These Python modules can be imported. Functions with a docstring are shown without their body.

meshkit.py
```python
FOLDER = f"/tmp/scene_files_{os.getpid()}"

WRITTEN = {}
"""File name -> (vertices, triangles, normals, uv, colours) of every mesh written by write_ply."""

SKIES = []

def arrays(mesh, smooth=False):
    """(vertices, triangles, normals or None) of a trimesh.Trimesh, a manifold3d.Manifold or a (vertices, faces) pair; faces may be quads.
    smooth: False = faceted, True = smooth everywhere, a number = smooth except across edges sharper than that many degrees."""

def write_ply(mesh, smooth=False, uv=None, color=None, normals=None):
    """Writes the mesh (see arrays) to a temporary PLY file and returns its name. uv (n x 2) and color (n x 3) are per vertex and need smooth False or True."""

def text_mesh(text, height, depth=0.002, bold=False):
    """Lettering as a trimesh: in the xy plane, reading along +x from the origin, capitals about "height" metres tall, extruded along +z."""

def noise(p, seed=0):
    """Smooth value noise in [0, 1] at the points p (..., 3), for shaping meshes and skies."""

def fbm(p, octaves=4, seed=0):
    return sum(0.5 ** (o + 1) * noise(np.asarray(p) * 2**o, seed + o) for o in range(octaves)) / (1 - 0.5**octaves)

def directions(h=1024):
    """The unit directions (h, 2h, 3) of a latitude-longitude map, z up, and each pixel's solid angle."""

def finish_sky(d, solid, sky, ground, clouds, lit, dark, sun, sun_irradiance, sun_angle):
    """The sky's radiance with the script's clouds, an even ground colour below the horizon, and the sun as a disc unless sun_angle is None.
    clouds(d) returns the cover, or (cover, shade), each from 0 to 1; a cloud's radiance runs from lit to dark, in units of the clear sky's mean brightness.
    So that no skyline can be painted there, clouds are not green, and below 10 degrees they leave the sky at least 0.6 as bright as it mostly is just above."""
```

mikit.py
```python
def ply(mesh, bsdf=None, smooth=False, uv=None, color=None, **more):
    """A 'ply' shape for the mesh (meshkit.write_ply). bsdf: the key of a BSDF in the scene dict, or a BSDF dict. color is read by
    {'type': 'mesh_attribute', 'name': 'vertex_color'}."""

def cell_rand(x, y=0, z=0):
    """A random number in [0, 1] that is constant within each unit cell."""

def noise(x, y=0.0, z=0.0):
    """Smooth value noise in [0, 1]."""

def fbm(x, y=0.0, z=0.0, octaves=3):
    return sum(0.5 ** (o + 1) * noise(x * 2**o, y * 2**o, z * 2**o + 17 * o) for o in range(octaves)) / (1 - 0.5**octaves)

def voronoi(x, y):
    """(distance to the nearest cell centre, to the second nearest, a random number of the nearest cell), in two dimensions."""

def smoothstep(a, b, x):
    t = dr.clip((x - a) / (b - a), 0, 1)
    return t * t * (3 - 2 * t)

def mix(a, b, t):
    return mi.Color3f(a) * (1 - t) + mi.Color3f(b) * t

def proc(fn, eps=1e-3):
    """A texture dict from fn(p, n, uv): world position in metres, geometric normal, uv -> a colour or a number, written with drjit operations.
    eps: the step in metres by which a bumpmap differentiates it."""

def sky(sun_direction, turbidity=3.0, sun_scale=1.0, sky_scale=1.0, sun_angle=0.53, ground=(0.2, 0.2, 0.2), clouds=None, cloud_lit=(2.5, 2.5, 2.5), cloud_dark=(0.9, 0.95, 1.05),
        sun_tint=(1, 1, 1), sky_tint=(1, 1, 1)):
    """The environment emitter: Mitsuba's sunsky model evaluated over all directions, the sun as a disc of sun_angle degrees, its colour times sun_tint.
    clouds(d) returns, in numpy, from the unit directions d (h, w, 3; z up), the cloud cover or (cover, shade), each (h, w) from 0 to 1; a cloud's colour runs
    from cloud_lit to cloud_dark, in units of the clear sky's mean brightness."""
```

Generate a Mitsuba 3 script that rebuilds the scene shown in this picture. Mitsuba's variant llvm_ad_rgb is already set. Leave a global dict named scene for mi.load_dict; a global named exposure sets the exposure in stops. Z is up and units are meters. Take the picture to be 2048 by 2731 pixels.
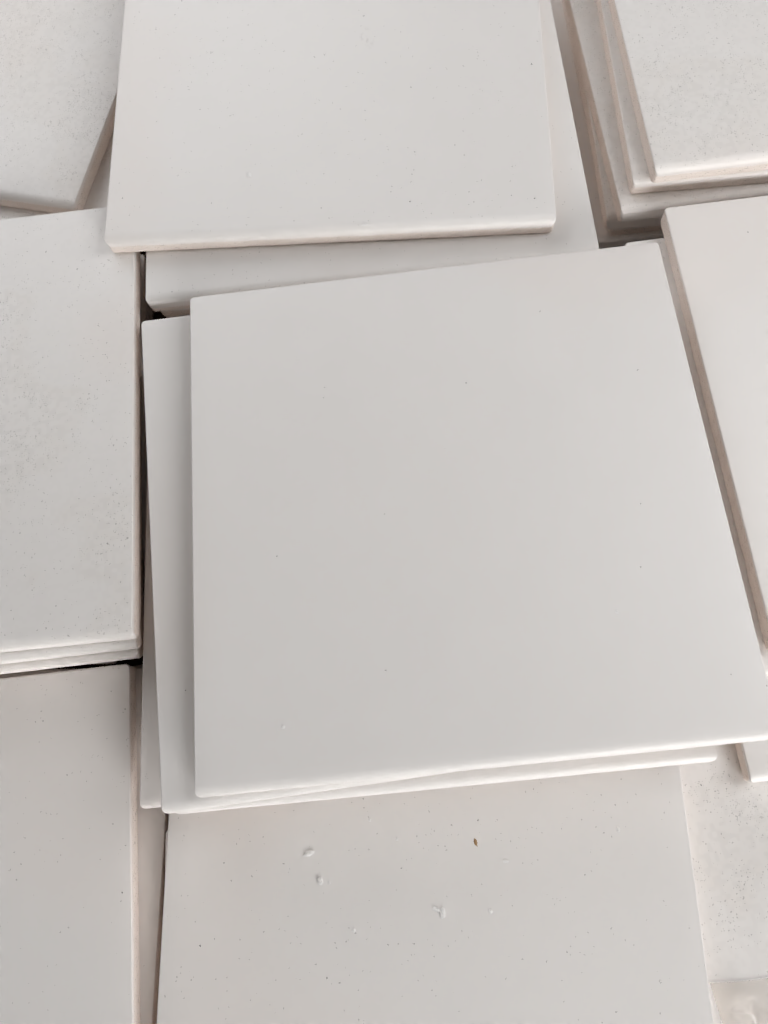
import math
import numpy as np
import drjit as dr
import mitsuba as mi
import trimesh
import mikit
from mikit import proc, noise, fbm, voronoi, cell_rand, smoothstep, mix

T = mi.ScalarTransform4f
scene, labels = {}, {}

# ---------------------------------------------------------------- camera
S = 0.15                      # edge of one square tile, metres
TH = 0.0491 * S               # thickness of a tile, 7.4 mm
LEVELS = 7                    # tiles in the highest pile
CAM_F, CAM_H, CAM_TILT, CAM_ROLL = 2021.27, 1.37526, 0.301977, -0.194113


def rot_x(a):
    c, s = math.cos(a), math.sin(a)
    return np.array([[1, 0, 0], [0, c, -s], [0, s, c]])


def rot_z(a):
    c, s = math.cos(a), math.sin(a)
    return np.array([[c, -s, 0], [s, c, 0], [0, 0, 1]])


R = rot_x(CAM_TILT) @ rot_z(CAM_ROLL)
TOP = LEVELS * TH
eye = np.array([0, 0, CAM_H * S + TOP])
scene['camera'] = {
    'type': 'thinlens', 'fov': math.degrees(2 * math.atan(2731 / 2 / CAM_F)), 'fov_axis': 'y',
    'near_clip': 0.01, 'far_clip': 20.0, 'aperture_radius': 0.0011, 'focus_distance': 0.222,
    'to_world': T().look_at(origin=eye.tolist(), target=(eye - R[:, 2]).tolist(), up=R[:, 1].tolist()),
}

# ---------------------------------------------------------------- light: daylight from the right, plus added fill lamps low in front and further back
exposure = -0.14


def area_lamp(name, pos, target, w, h, rgb):
    scene[name] = {'type': 'rectangle', 'to_world': T().look_at(origin=pos, target=target, up=[0, 0, 1]).scale([w / 2, h / 2, 1]),
                   'emitter': {'type': 'area', 'radiance': {'type': 'rgb', 'value': rgb}}}
    labels[name] = {'kind': 'structure'}


area_lamp('window_light', [0.40, 0.08, 0.47], [0.03, 0.07, 0.0], 0.40, 0.38, [3.35, 3.35, 3.36])
area_lamp('low_fill_light', [0.30, -0.88, 0.30], [0.02, 0.0, 0.04], 0.70, 0.22, [19.5, 19.3, 19.1])  # added fill lamp, low in front, brightens the rounded front edges
area_lamp('back_fill_light', [-0.20, 0.62, 0.41], [0.02, 0.15, 0.0], 0.70, 0.36, [2.75, 2.77, 2.81])  # added fill lamp beyond the piles, lifts the tiles at the back
scene['ambient'] = {'type': 'constant', 'radiance': {'type': 'rgb', 'value': [0.070, 0.065, 0.060]}}


# ---------------------------------------------------------------- materials
def glaze(base, fine, mid, big, patchy, seed, stain=0.0):
    """white glaze. fine, mid, big: how many specks of each size; patchy: how far they gather in clouds; stain: cloudy tan dust"""
    def fn(p, n, uv):
        x, y = p.x, p.y
        m = fbm(x * 45 + seed, y * 45, 3.1 * seed, 3)
        m2 = fbm(x * 14 - seed, y * 14 + 2.0 * seed, seed, 2)
        col = mix([c * 0.988 for c in base], [c * 1.008 for c in base], m)
        col = mix(col, mi.Color3f(base[0] * 1.0, base[1] * 0.968, base[2] * 0.95), smoothstep(0.5, 0.75, m2) * 0.6)
        up = smoothstep(0.75, 0.9, n.z)
        cloud = fbm(x * 26 + 5 * seed, y * 26 - seed, 0.7, 4)
        patch = smoothstep(0.42, 0.66, cloud) * patchy + (1 - patchy)
        clump = 0.25 + 1.5 * smoothstep(0.35, 0.75, noise(x * 190 - seed, y * 190, seed * 2.0))
        edge = smoothstep(0.46, 0.53, cloud) * (1 - 0.5 * smoothstep(0.53, 0.62, cloud)) * (0.6 + 0.8 * noise(x * 420, y * 420, seed))
        col = mix(col, [base[0] * 0.93, base[1] * 0.895, base[2] * 0.85], edge * stain * up)
        col *= 1 - 0.22 * fine * patch * smoothstep(0.35, 0.75, noise(x * 800, y * 800, seed)) * up
        x = x + (noise(x * 3500, y * 3500, seed) - 0.5) * 0.0003
        y = y + (noise(x * 3300, y * 3300, seed + 9) - 0.5) * 0.0003
        k = mi.Float(0)
        for scale, dens, r0, r1, top, sd in ((1500.0, fine, 0.12, 0.26, 0.36, 1), (620.0, mid, 0.04, 0.14, 0.46, 2), (170.0, big, 0.010, 0.045, 0.72, 3)):
            d, _, r = voronoi(x * scale + (seed + sd) * 13.7, y * scale - (seed + sd) * 7.3)
            q = dens * patch * clump
            t = r / dr.maximum(q, 1e-3)
            t = t * t
            rad = r0 + (r1 - r0) * (1 - t)
            k = dr.maximum(k, smoothstep(rad * 1.35, rad * 0.6, d) * dr.select(r < q, 0.18 + (top - 0.18) * (1 - t), 0.0))
        smudge = smoothstep(1.0, 0.2, dr.sqrt(dr.square((p.x - SMX) / 0.0032) + dr.square((p.y - SMY) / 0.0060))) * smoothstep(0.45, 0.7, fbm(p.x * 900, p.y * 500, 0.3, 3))
        k = dr.maximum(k, 0.22 * smudge * (1.0 if seed == 2.0 else 0.0))
        return mix(col, [0.13, 0.115, 0.10], k * up)
    return fn


def bumps(seed, amp):
    def fn(p, n, uv):
        return (fbm(p.x * 110 + seed, p.y * 110, p.z * 110, 2) * 0.6 + noise(p.x * 900, p.y * 900, p.z * 900 + seed) * 0.035) * amp
    return fn


def glazed(key, *args, rough=0.44):
    scene[key] = {'type': 'bumpmap', 'scale': 1.0, 'tex': proc(bumps(args[5], 0.00006), eps=3e-4),
                  'bsdf': {'type': 'principled', 'base_color': proc(glaze(*args)), 'roughness': rough, 'specular': 0.6}}


SMX, SMY = 0.0263, 0.2377       # a faint rubbed mark on the bluish white tile
WHITE = (0.805, 0.780, 0.758)
glazed('glaze_clean', WHITE, 0.0, 0.002, 0.006, 0.0, 1.0)
glazed('glaze_light', WHITE, 0.02, 0.035, 0.04, 0.6, 2.0)
glazed('glaze_specked', WHITE, 0.24, 0.16, 0.06, 0.80, 3.0, 0.2)
glazed('glaze_dusty', WHITE, 0.20, 0.17, 0.06, 0.45, 4.0, 0.2, rough=0.5)


def clay(p, n, uv):
    a = fbm(p.x * 160, p.y * 160, p.z * 420, 3)
    col = mix([0.76, 0.67, 0.61], [0.85, 0.775, 0.725], a)
    g = noise(p.x * 2300, p.y * 2300, p.z * 2300)
    pore = smoothstep(0.74, 0.86, noise(p.x * 1700 + 9, p.y * 1700, p.z * 2600))
    return col * (0.93 + 0.1 * g) * (1 - 0.28 * pore)


def clay_bump(p, n, uv):
    return noise(p.x * 1500, p.y * 1500, p.z * 1500) * 0.00005 + noise(p.x * 300, p.y * 300, p.z * 900) * 0.00006


scene['bare_clay'] = {'type': 'bumpmap', 'scale': 1.0, 'tex': proc(clay_bump, eps=2e-4),
                      'bsdf': {'type': 'principled', 'base_color': proc(clay), 'roughness': 0.85, 'specular': 0.2}}


def bench(p, n, uv):
    g = fbm(p.x * 6, p.y * 60, 0.0, 4)
    return mix([0.035, 0.027, 0.022], [0.075, 0.058, 0.046], g)


scene['bench_wood'] = {'type': 'principled', 'base_color': proc(bench), 'roughness': 0.7}

# ---------------------------------------------------------------- tiles
NS, NC = 150, 10              # points along a side and round a corner


def vnoise(n, period, rng):
    """smooth periodic noise of n samples with the given number of knots"""
    k = rng.uniform(-1, 1, period)
    x = np.arange(n) / n * period
    i = np.floor(x).astype(int)
    t = x - i
    t = t * t * (3 - 2 * t)
    return k[i % period] * (1 - t) + k[(i + 1) % period] * t


def ring(ins, rc):
    """closed outline in tile coordinates (unit: metres), counter-clockwise from the front left; ins: inset of front, right, back, left"""
    h = S / 2
    x0, x1, y0, y1 = -h + ins[3], h - ins[1], -h + ins[0], h - ins[2]
    pts = []
    for (cx, cy, a0) in ((x0 + rc, y0 + rc, 180), (x1 - rc, y0 + rc, 270), (x1 - rc, y1 - rc, 0), (x0 + rc, y1 - rc, 90)):
        a = np.radians(a0 + np.linspace(0, 90, NC))
        arc = np.stack([cx + rc * np.cos(a), cy + rc * np.sin(a)], 1)
        pts.append(arc)
    out = []
    for i in range(4):
        a, b = pts[i][-1], pts[(i + 1) % 4][0]
        s = np.linspace(0, 1, NS + 2)[1:-1, None]
        out += [pts[i], a + (b - a) * s]
    return np.vstack(out)


# which of the four sides each outline point belongs to, as weights front, right, back, left
W = np.zeros((4 * (NC + NS), 4))
for i in range(4):
    o = i * (NC + NS)
    s = np.linspace(0, 1, NC)
    s = s * s * (3 - 2 * s)
    W[o:o + NC, (i - 1) % 4] = 1 - s
    W[o:o + NC, i] = s
    W[o + NC:o + NC + NS, i] = 1


def loft(rings, cap_first=None, cap_last=False):
    n = len(rings[0])
    v = [np.asarray(r) for r in rings]
    f = []
    i = np.arange(n)
    j = (i + 1) % n
    for k in range(len(rings) - 1):
        a, b = k * n, (k + 1) * n
        f += [np.stack([a + i, b + i, b + j], 1), np.stack([a + i, b + j, a + j], 1)]
    v = np.vstack(v)
    if cap_last:
        c = rings[-1].mean(0)
        v = np.vstack([v, c])
        k = (len(rings) - 1) * n
        f.append(np.stack([k + i, np.full(n, len(v) - 1), k + j], 1))
    if cap_first is not None:
        v = np.vstack([v, cap_first])
        f.append(np.stack([i, j, np.full(n, len(v) - 1)], 1))
    return v, np.vstack(f)


def tile_meshes(q, rng, drip, wear):
    """glaze shell and clay body of one tile. drip: how far the glaze runs down the front, right, back, left (share of the thickness)"""
    x, y, level, yaw, grow, dl, dr_, corner = q
    rh = np.array([0.0030, 0.0005, 0.0009, 0.0006])      # rounding of the glazed edges: the front edge is the roundest
    rv = np.array([0.0022, 0.0004, 0.0008, 0.0005])
    drip = np.asarray(drip) * TH
    n = len(W)
    wav = 0.00003 * vnoise(n, 60, rng) + 0.00003 * vnoise(n, 190, rng)
    out_rad = 0.000025 * vnoise(n, 24, rng) + 0.000008 * vnoise(n, 150, rng)
    run = np.maximum(0, vnoise(n, 46, rng) - 0.62) * 0.0042 * wear
    z_top = -rv @ W.T
    gl = -np.minimum(W @ drip + wav * 2.2 + run, TH * 0.93)
    gl = np.minimum(gl, z_top - 0.0003)
    hmax = TH - 0.00022

    def place(p2, z):
        u, v = p2[:, 0], p2[:, 1]
        lw, rw, bw = np.clip(0.5 - u / S, 0, 1), np.clip(0.5 + u / S, 0, 1), np.clip(0.5 + v / S, 0, 1)
        u2 = u + (dl * lw + dr_ * rw) * v
        v2 = v + ((corner[0] * lw + corner[1] * rw) * bw + (corner[2] * lw + corner[3] * rw) * (1 - bw)) * S
        c, s, g = math.cos(yaw), math.sin(yaw), 1 + grow
        return np.stack([x * S + g * (c * u2 - s * v2), y * S + g * (s * u2 + c * v2), TOP - level * TH - 0.00006 + z], 1)

    def outward(p2, amount):
        d = np.roll(p2, -1, 0) - np.roll(p2, 1, 0)
        d /= np.linalg.norm(d, axis=1, keepdims=True) + 1e-12
        return p2 + np.stack([d[:, 1], -d[:, 0]], 1) * amount[:, None]

    ph = rng.uniform(0, 6.28, 4)

    def warp(p2):
        e = S / 2 - np.abs(p2).max(1)
        return -0.00022 * np.clip(1 - e / 0.0075, 0, 1) ** 2.2 + 0.00004 * (np.sin(p2[:, 0] * 46 + ph[0]) * np.sin(p2[:, 1] * 52 + ph[1]) + np.sin(p2[:, 0] * 21 + ph[2] + p2[:, 1] * 17)) - 0.00004

    rings = []
    inner = ring(rh * 1.0, 0.0004)
    for s in (0.08, 0.2, 0.35, 0.5, 0.65, 0.8, 0.88, 0.92, 0.945, 0.965, 0.98, 0.99):
        p = inner * s
        rings.append(place(p, warp(p)))
    for k in range(0, 10):
        a = math.radians(k * 10)
        p = ring(rh * (1 - math.sin(a)), 0.0004 + 0.0011 * math.sin(a))
        p = outward(p, out_rad * math.sin(a))
        z = -(W @ rv) * (1 - math.cos(a)) + warp(p) * (1 - 0.5 * math.sin(a))
        rings.append(place(p, z))
    edge = outward(ring(np.zeros(4), 0.0015), out_rad)
    zr = rings[-1][:, 2] - (TOP - level * TH - 0.00006)
    for s in (0.35, 0.8, 1.0):
        rings.append(place(outward(edge, np.full(n, -0.00003 * s)), zr + (gl - zr) * s))
    rings.append(place(outward(edge, np.full(n, -0.00022)), gl - 0.00006))
    rings.append(place(outward(edge, np.full(n, -0.0006)), gl))
    c = place(np.zeros((1, 2)), warp(np.zeros((1, 2))))
    shell = loft(rings, cap_first=c)
    # faces of loft run inward to outward, top up
    v, f = shell
    shell = (v, f)
    chip = np.maximum(0, vnoise(n, 70, rng) - 0.7) * 0.0009
    body = []
    for ins, z in ((0.00018, gl + 0.0005), (0.00018, gl - 0.0003), (0.00020, np.full(n, -hmax * 0.55)), (0.00025, np.full(n, -hmax + 0.0006)), (0.0008, np.full(n, -hmax + 0.00015)), (0.0018, np.full(n, -hmax))):
        z = np.maximum(np.minimum(z, -0.0006), -hmax)
        body.append(place(outward(edge, -ins - chip * np.clip((-z - hmax * 0.6) / (hmax * 0.4), 0, 1) + 0.00006 * vnoise(n, 120, rng)), z))
    zs = np.array([b[:, 2] for b in body])
    zs = np.minimum.accumulate(zs, 0)
    for b, z in zip(body, zs):
        b[:, 2] = z
    mid = ring(np.full(4, 0.001), 0.0005)
    body.insert(0, place(mid * 0.5, np.full(n, -0.0012)))
    c = place(np.zeros((1, 2)), np.full(1, -0.0012))
    return shell, loft(body, cap_first=c, cap_last=True)


Z = (0.0, 0.0, 0.0, 0.0)
FULL, PINK, LOW, SHORT = (0.9, .3, .4, .12), (0.44, .2, .4, .12), (0.62, .3, .4, .33), (0.5, .2, .4, .12)
GROUP = 'white glazed tiles stacked in loose piles'
# x, y (in tile edges), level from the top, yaw, size, skew of the left and right edges, back corners; glaze; how far it runs down; label
TILES = [
    ((0.1312, 0.4397, 0, -0.0875, 0.0, 0.0140, -0.0063, Z), 'glaze_clean', FULL, 'large clean white tile with hardly a speck, topmost of the central pile'),
    ((0.0369, 0.4492, 1, -0.0466, 0.0094, 0.0067, 0.0, (0.004, -0.030, 0, 0)), 'glaze_clean', FULL, 'white tile directly under the clean central tile, turned a little, a blank strip showing'),
    ((0.0541, 0.4164, 2, -0.0900, 0.0, 0.0, 0.0, (0.0, -0.030, 0, 0)), 'glaze_clean', FULL, 'third tile down in the central pile, its bright front edge ending in a corner'),
    ((-0.0162, 0.4241, 3, -0.1133, 0.0, 0.0006, 0.0, (0, 0, 0, 0.035)), 'glaze_light', FULL, 'lowest visible tile of the central pile, its specked front corner sticking out'),
    ((0.0790, 1.5698, 0, -0.1739, 0.0, -0.0223, 0.0114, Z), 'glaze_light', PINK, 'bluish white tile with pink clay front edge, topmost behind the clean central tile'),
    ((0.1206, 1.4694, 1, -0.1020, -0.0028, 0.0005, -0.0007, Z), 'glaze_light', LOW, 'tile under the bluish white tile, cream strip showing behind the clean central tile'),
    ((0.0900, 1.4245, 2, -0.1400, -0.10, 0.0, 0.0, Z), 'glaze_light', PINK, 'shaded tile third down behind the central pile, only a dark corner in the gap'),
    ((-0.9701, 0.8420, 1, -0.0936, -0.0017, 0.0, -0.0010, Z), 'glaze_specked', FULL, 'dust-stained white tile, topmost of the pile left of the central pile'),
    ((-0.9918, 0.8263, 2, -0.0806, 0.0, 0.0, 0.0, Z), 'glaze_specked', FULL, 'second tile under the dust-stained tile, a bright rounded edge between two others'),
    ((-1.0073, 0.8142, 3, -0.0781, 0.0, 0.0, 0.0, Z), 'glaze_light', FULL, 'third tile under the dust-stained tile, its edge just above the black slit'),
    ((-1.1196, -0.1866, 4, -0.0771, 0.0, 0.0, -0.0027, Z), 'glaze_light', (0.5, .2, .3, .3), 'grey-white tile with a pink side edge, in front of the black slit'),
    ((-1.0814, -0.1517, 5, -0.1704, 0.0, 0.0, -0.0000, Z), 'glaze_light', SHORT, 'dull tile showing as a narrow strip between the pink-edged tile and the chip-strewn tile'),
    ((-0.0965, -0.4719, 4, -0.1625, 0.0013, 0.0024, -0.0024, Z), 'glaze_light', SHORT, 'white tile strewn with small white chips in front of the central pile'),
    ((0.8161, -0.5813, 5, -0.1396, 0.0, 0.0, 0.0, Z), 'glaze_dusty', SHORT, 'low cream tile with grey specks beside the chip-strewn tile, clear film over it'),
    ((-0.8593, 2.0154, 2, -0.3926, 0.0, 0.0, 0.0014, Z), 'glaze_dusty', (0.3, .26, .4, .33), 'heavily specked tile turned askew with a brown side edge'),
    ((-0.7000, 1.8350, 3, -0.0800, 0.0, 0.0, 0.0, Z), 'glaze_dusty', SHORT, 'specked tile under the askew tile, showing as a small wedge beside its brown edge'),
    ((1.2118, 0.5007, 2, -0.0849, 0.0, 0.0011, 0.0, Z), 'glaze_clean', SHORT, 'white tile with a long brown side edge, right beside the clean central tile'),
    ((1.1279, 0.4682, 3, -0.0747, 0.0, 0.0, 0.0, Z), 'glaze_light', SHORT, 'tile showing as a gritty narrow strip between the clean central tile and long brown edge'),
    ((1.1221, 0.2802, 4, -0.0678, 0.0, -0.0005, 0.0, Z), 'glaze_clean', (0.9, .4, .4, .2), 'tile with a short brown side edge poking out over the cream specked tile'),
    ((1.2864, 1.5553, 1, -0.0930, 0.0, 0.0001, 0.0, Z), 'glaze_dusty', PINK, 'dusty white tile topmost of the stepped pile of five steps'),
    ((1.2723, 1.5539, 2, -0.1301, 0.0, 0.0038, 0.0, Z), 'glaze_dusty', PINK, 'second tile down in the stepped pile, pink clay edge right below the dusty one'),
    ((1.2196, 1.5506, 3, -0.0723, 0.0, 0.0004, 0.0, Z), 'glaze_dusty', FULL, 'third tile down in the stepped pile, the widest step with a shiny front edge'),
    ((1.2290, 1.5405, 4, -0.1313, 0.0, 0.0007, 0.0, Z), 'glaze_dusty', FULL, 'fourth tile down in the stepped pile, a narrow shaded step with a chipped corner'),
    ((1.2422, 1.5673, 5, -0.1027, 0.0, 0.0, 0.0, Z), 'glaze_light', PINK, 'fifth tile down in the stepped pile, shaded front edge set back under the chipped corner'),
    ((1.1745, 1.5786, 6, -0.0834, 0.0, 0.0, 0.0, Z), 'glaze_light', FULL, 'lowest tile of the stepped pile, dark grey ledge in the deep gap'),
]
HIDDEN = 'lower white tile inside a pile, covered by the tiles on top of it'
for (x, y, l, a) in ((0.0415, .5719, 4, -.07), (-.0501, .5001, 5, -.0075), (0, .5, 6, -.0447), (.19, 1.50, 3, -.0964), (.12, 1.6, 4, -.09), (.115, 1.6, 5, -.03), (.11, 1.6, 6, -.0478),
                     (-1.0343, .8579, 4, -.1663), (-1.0543, .8619, 5, -.0059), (-1.03, .85, 6, -.0989), (-1.05, -.2, 6, -.0393), (-.12, -.62, 5, -.12), (-.02, -.58, 6, -.0485),
                     (1.15, .46, 5, -.0186), (1.15, .45, 6, -.04), (1.03, -.6345, 6, -.0409), (-.95, 2.0, 4, -.0752), (-.95, 1.95, 5, -.1169), (-.95, 1.95, 6, -.0863)):
    TILES.append(((x, y, l, a, -0.25 if x == .19 else 0, 0, 0, Z), 'glaze_light', PINK, HIDDEN))

for i, (q, mat, drip, label) in enumerate(TILES):
    key = 'ceramic_tile' + (f'_{i:03d}' if i else '')
    rng = np.random.default_rng(100 + i)
    shell, body = tile_meshes(q, rng, drip, 0.35)
    scene[key + '__glaze'] = mikit.ply(shell, mat, smooth=True)
    scene[key + '__clay_body'] = mikit.ply(body, 'bare_clay', smooth=35)
    labels[key] = {'label': label, 'category': 'tile', 'group': GROUP if label != HIDDEN else 'hidden tiles inside the piles'}

# ---------------------------------------------------------------- the bench under the piles
g = trimesh.creation.box([2.4, 2.4, 0.04])
g.apply_translation([0, 0.1, -0.02])
scene['ground'] = mikit.ply(g, 'bench_wood')
labels['ground'] = {'kind': 'structure'}

# ---------------------------------------------------------------- chips of glaze and a crumb lying on the tiles


def chip_mesh(pos, size, yaw, rng, flat=0.37):
    """an irregular little flake: a squashed ball with broken facets"""
    m = trimesh.creation.icosphere(subdivisions=2)
    v = m.vertices * (1 + 0.25 * rng.standard_normal((len(m.vertices), 1)) * 0.5)
    d = rng.standard_normal((5, 3))
    d /= np.linalg.norm(d, axis=1, keepdims=True)
    for k in d:                                     # facets
        h = v @ k
        v = v - np.maximum(h - 0.8, 0)[:, None] * k
    v = v * np.array([size[0], size[1], flat * min(size)])
    c, s_ = math.cos(yaw), math.sin(yaw)
    v = v @ np.array([[c, s_, 0], [-s_, c, 0], [0, 0, 1]])
    v[:, 2] -= v[:, 2].min() + 0.00012
    return trimesh.Trimesh(v + np.asarray(pos), m.faces, process=False)


scene['chip_white'] = {'type': 'principled', 'base_color': {'type': 'rgb', 'value': [0.84, 0.83, 0.815]}, 'roughness': 0.45, 'specular': 0.5}
scene['crumb_brown'] = {'type': 'principled', 'base_color': {'type': 'rgb', 'value': [0.36, 0.23, 0.12]}, 'roughness': 0.7}

ON_BOTTOM = TOP - 4 * TH - 0.00006
ON_TOP = TOP - 0.00006
CHIPS = [   # position on the tile (metres), half size (mm), heading, tile height, label
    (-0.04026, -0.02328, 1.5, 0.75, 0.05, ON_BOTTOM, 'chip_white', 'glaze_chip', 'flat almond-shaped white chip on the bottom tile, farthest left of its larger chips'),
    (-0.03810, -0.03089, 0.85, 1.05, 0.3, ON_BOTTOM, 'chip_white', 'glaze_chip', 'angular white chip on the bottom tile with a tiny one close beside it'),
    (-0.03562, -0.03186, 0.4, 0.4, 0, ON_BOTTOM, 'chip_white', 'glaze_chip', 'tiny white chip close beside the angular chip on the bottom tile'),
    (-0.00717, -0.04372, 1.15, 0.55, -0.6, ON_BOTTOM, 'chip_white', 'glaze_chip', 'slanting half of the biggest, forked white chip on the bottom tile'),
    (-0.00557, -0.04491, 0.75, 1.3, -0.25, ON_BOTTOM, 'chip_white', 'glaze_chip', 'upright half of the biggest, forked white chip on the bottom tile'),
    (0.01474, -0.03522, 0.8, 0.45, -0.15, ON_BOTTOM, 'chip_white', 'glaze_chip', 'small flat white chip right of the brown crumb on the bottom tile'),
    (0.00772, -0.04694, 0.5, 0.65, 0.4, ON_BOTTOM, 'chip_white', 'glaze_chip', 'small pointed white chip right of the forked chip on the bottom tile'),
    (-0.02135, -0.01765, 0.5, 0.45, -0.6, ON_BOTTOM, 'chip_white', 'glaze_chip', 'small white chip on the bottom tile nearest the stack edge'),
    (-0.01450, -0.02402, 0.4, 0.45, 0.4, ON_BOTTOM, 'chip_white', 'glaze_chip', 'tiny white chip on the bottom tile between the almond-shaped chip and the brown crumb'),
    (-0.03085, -0.04494, 0.55, 0.5, 0.2, ON_BOTTOM, 'chip_white', 'glaze_chip', 'small dull white chip left of and below the forked chip on the bottom tile'),
    (0.00749, -0.02883, 0.45, 0.95, 0.15, ON_BOTTOM, 'crumb_brown', 'clay_crumb', 'little tan-brown crumb on the bottom tile among the white chips'),
    (0.04797, -0.03270, 0.55, 0.7, -0.5, ON_BOTTOM, 'chip_white', 'glaze_chip', 'white chip nearest the right edge of the bottom tile'),
    (-0.03713, 0.01114, 0.5, 0.4, 0.3, ON_TOP, 'chip_white', 'glaze_chip', 'pinhead of white glaze near the front left corner of the clean central tile'),
    (0.05633, 0.02394, 0.45, 0.45, 0, ON_TOP, 'chip_white', 'glaze_chip', 'pinhead of white glaze near the right edge of the clean central tile'),
    (-0.02254, 0.18903, 0.9, 0.75, 0.3, ON_TOP, 'chip_white', 'glaze_chip', 'round white blob on the bluish white tile behind the central one'),
    (0.01182, 0.16078, 1.0, 0.45, 0.05, ON_TOP, 'chip_white', 'glaze_chip', 'flat white blob by the front edge of the bluish white tile'),
]
for i, (x, y, a, b, yaw, z, mat, name, label) in enumerate(CHIPS):
    key, k = name, 1
    while key in scene:
        key = f'{name}_{k:03d}'
        k += 1
    m = chip_mesh((x, y, z), (a * 0.00105, b * 0.00105), yaw, np.random.default_rng(500 + i))
    scene[key] = mikit.ply(m, mat, smooth=22)
    labels[key] = {'label': label, 'category': 'chip' if 'chip' in name else 'crumb'}
    if 'chip' in name:
        labels[key]['group'] = 'white chips lying on the tiles'

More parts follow.
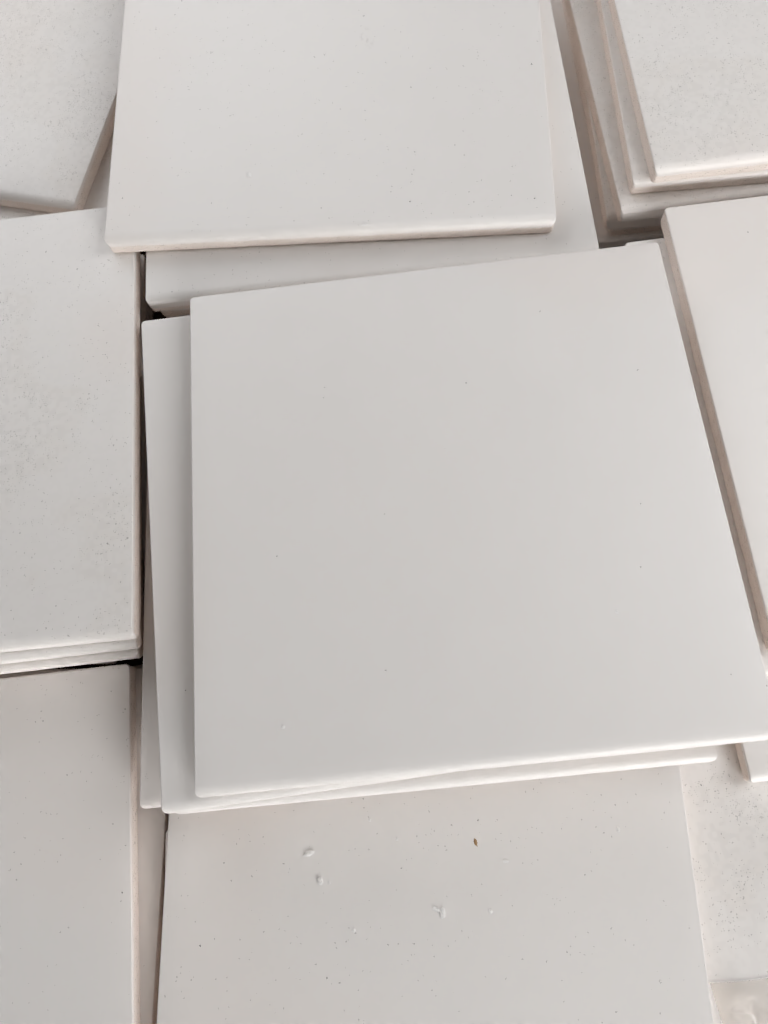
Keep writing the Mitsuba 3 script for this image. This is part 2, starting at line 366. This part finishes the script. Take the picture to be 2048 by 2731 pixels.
# ---------------------------------------------------------------- a piece of clear plastic film on the low corner tile
def film_mesh(nx=260, ny=160):
    u, v = np.meshgrid(np.linspace(0, 1, nx), np.linspace(0, 1, ny), indexing='ij')
    x = 0.0632 + 0.085 * u + 0.0012 * (1 - u) * v
    y = -0.0762 - 0.0035 * u - 0.0008 * np.sin(u * 9) - 0.060 * v
    r = np.random.default_rng(7)
    z = np.zeros_like(x)
    for _ in range(14):
        a, f, ph = r.uniform(0, math.pi), r.uniform(120, 420), r.uniform(0, 6.28)
        z += 0.007 / f * np.sin(f * (x * math.cos(a) + y * math.sin(a)) + ph)
    # the fold that catches the light
    cx, cy, dx, dy = 0.0712, -0.0858, 0.32, -0.95
    s1 = (x - cx) * dx + (y - cy) * dy
    s2 = (x - cx) * -dy + (y - cy) * dx
    s2 = s2 + 0.00025 * np.sin(s1 * 1100)
    z += 0.385 * np.clip(0.0085 - s1, 0, 0.0120) * np.clip((s1 + 0.0040) / 0.0012, 0, 1) * np.exp(-(s2 / 0.0024) ** 2)
    z = z - z.min() + 0.0003
    z = z * (0.25 + 0.75 * np.clip(np.minimum(v, u + 0.2) * 9, 0, 1))
    p = np.stack([x, y, TOP - 5 * TH + 0.0001 + z], -1).reshape(-1, 3)
    i = np.arange(nx - 1)[:, None] * ny + np.arange(ny - 1)[None]
    f = np.concatenate([np.stack([i, i + 1, i + ny + 1], -1).reshape(-1, 3), np.stack([i, i + ny + 1, i + ny], -1).reshape(-1, 3)])
    return p, f


scene['clear_plastic'] = {'type': 'blendbsdf', 'weight': 0.30, 'clear': {'type': 'thindielectric', 'int_ior': 1.5},
                          'veil': {'type': 'principledthin', 'base_color': {'type': 'rgb', 'value': [0.74, 0.72, 0.70]}, 'roughness': 0.12, 'spec_trans': 0.8, 'eta': 1.6, 'diff_trans': 1.0}}
scene['plastic_film'] = mikit.ply(film_mesh(), 'clear_plastic', smooth=True)
labels['plastic_film'] = {'label': 'creased clear plastic film with a bright glint, lying over the low cream tile', 'category': 'plastic film'}
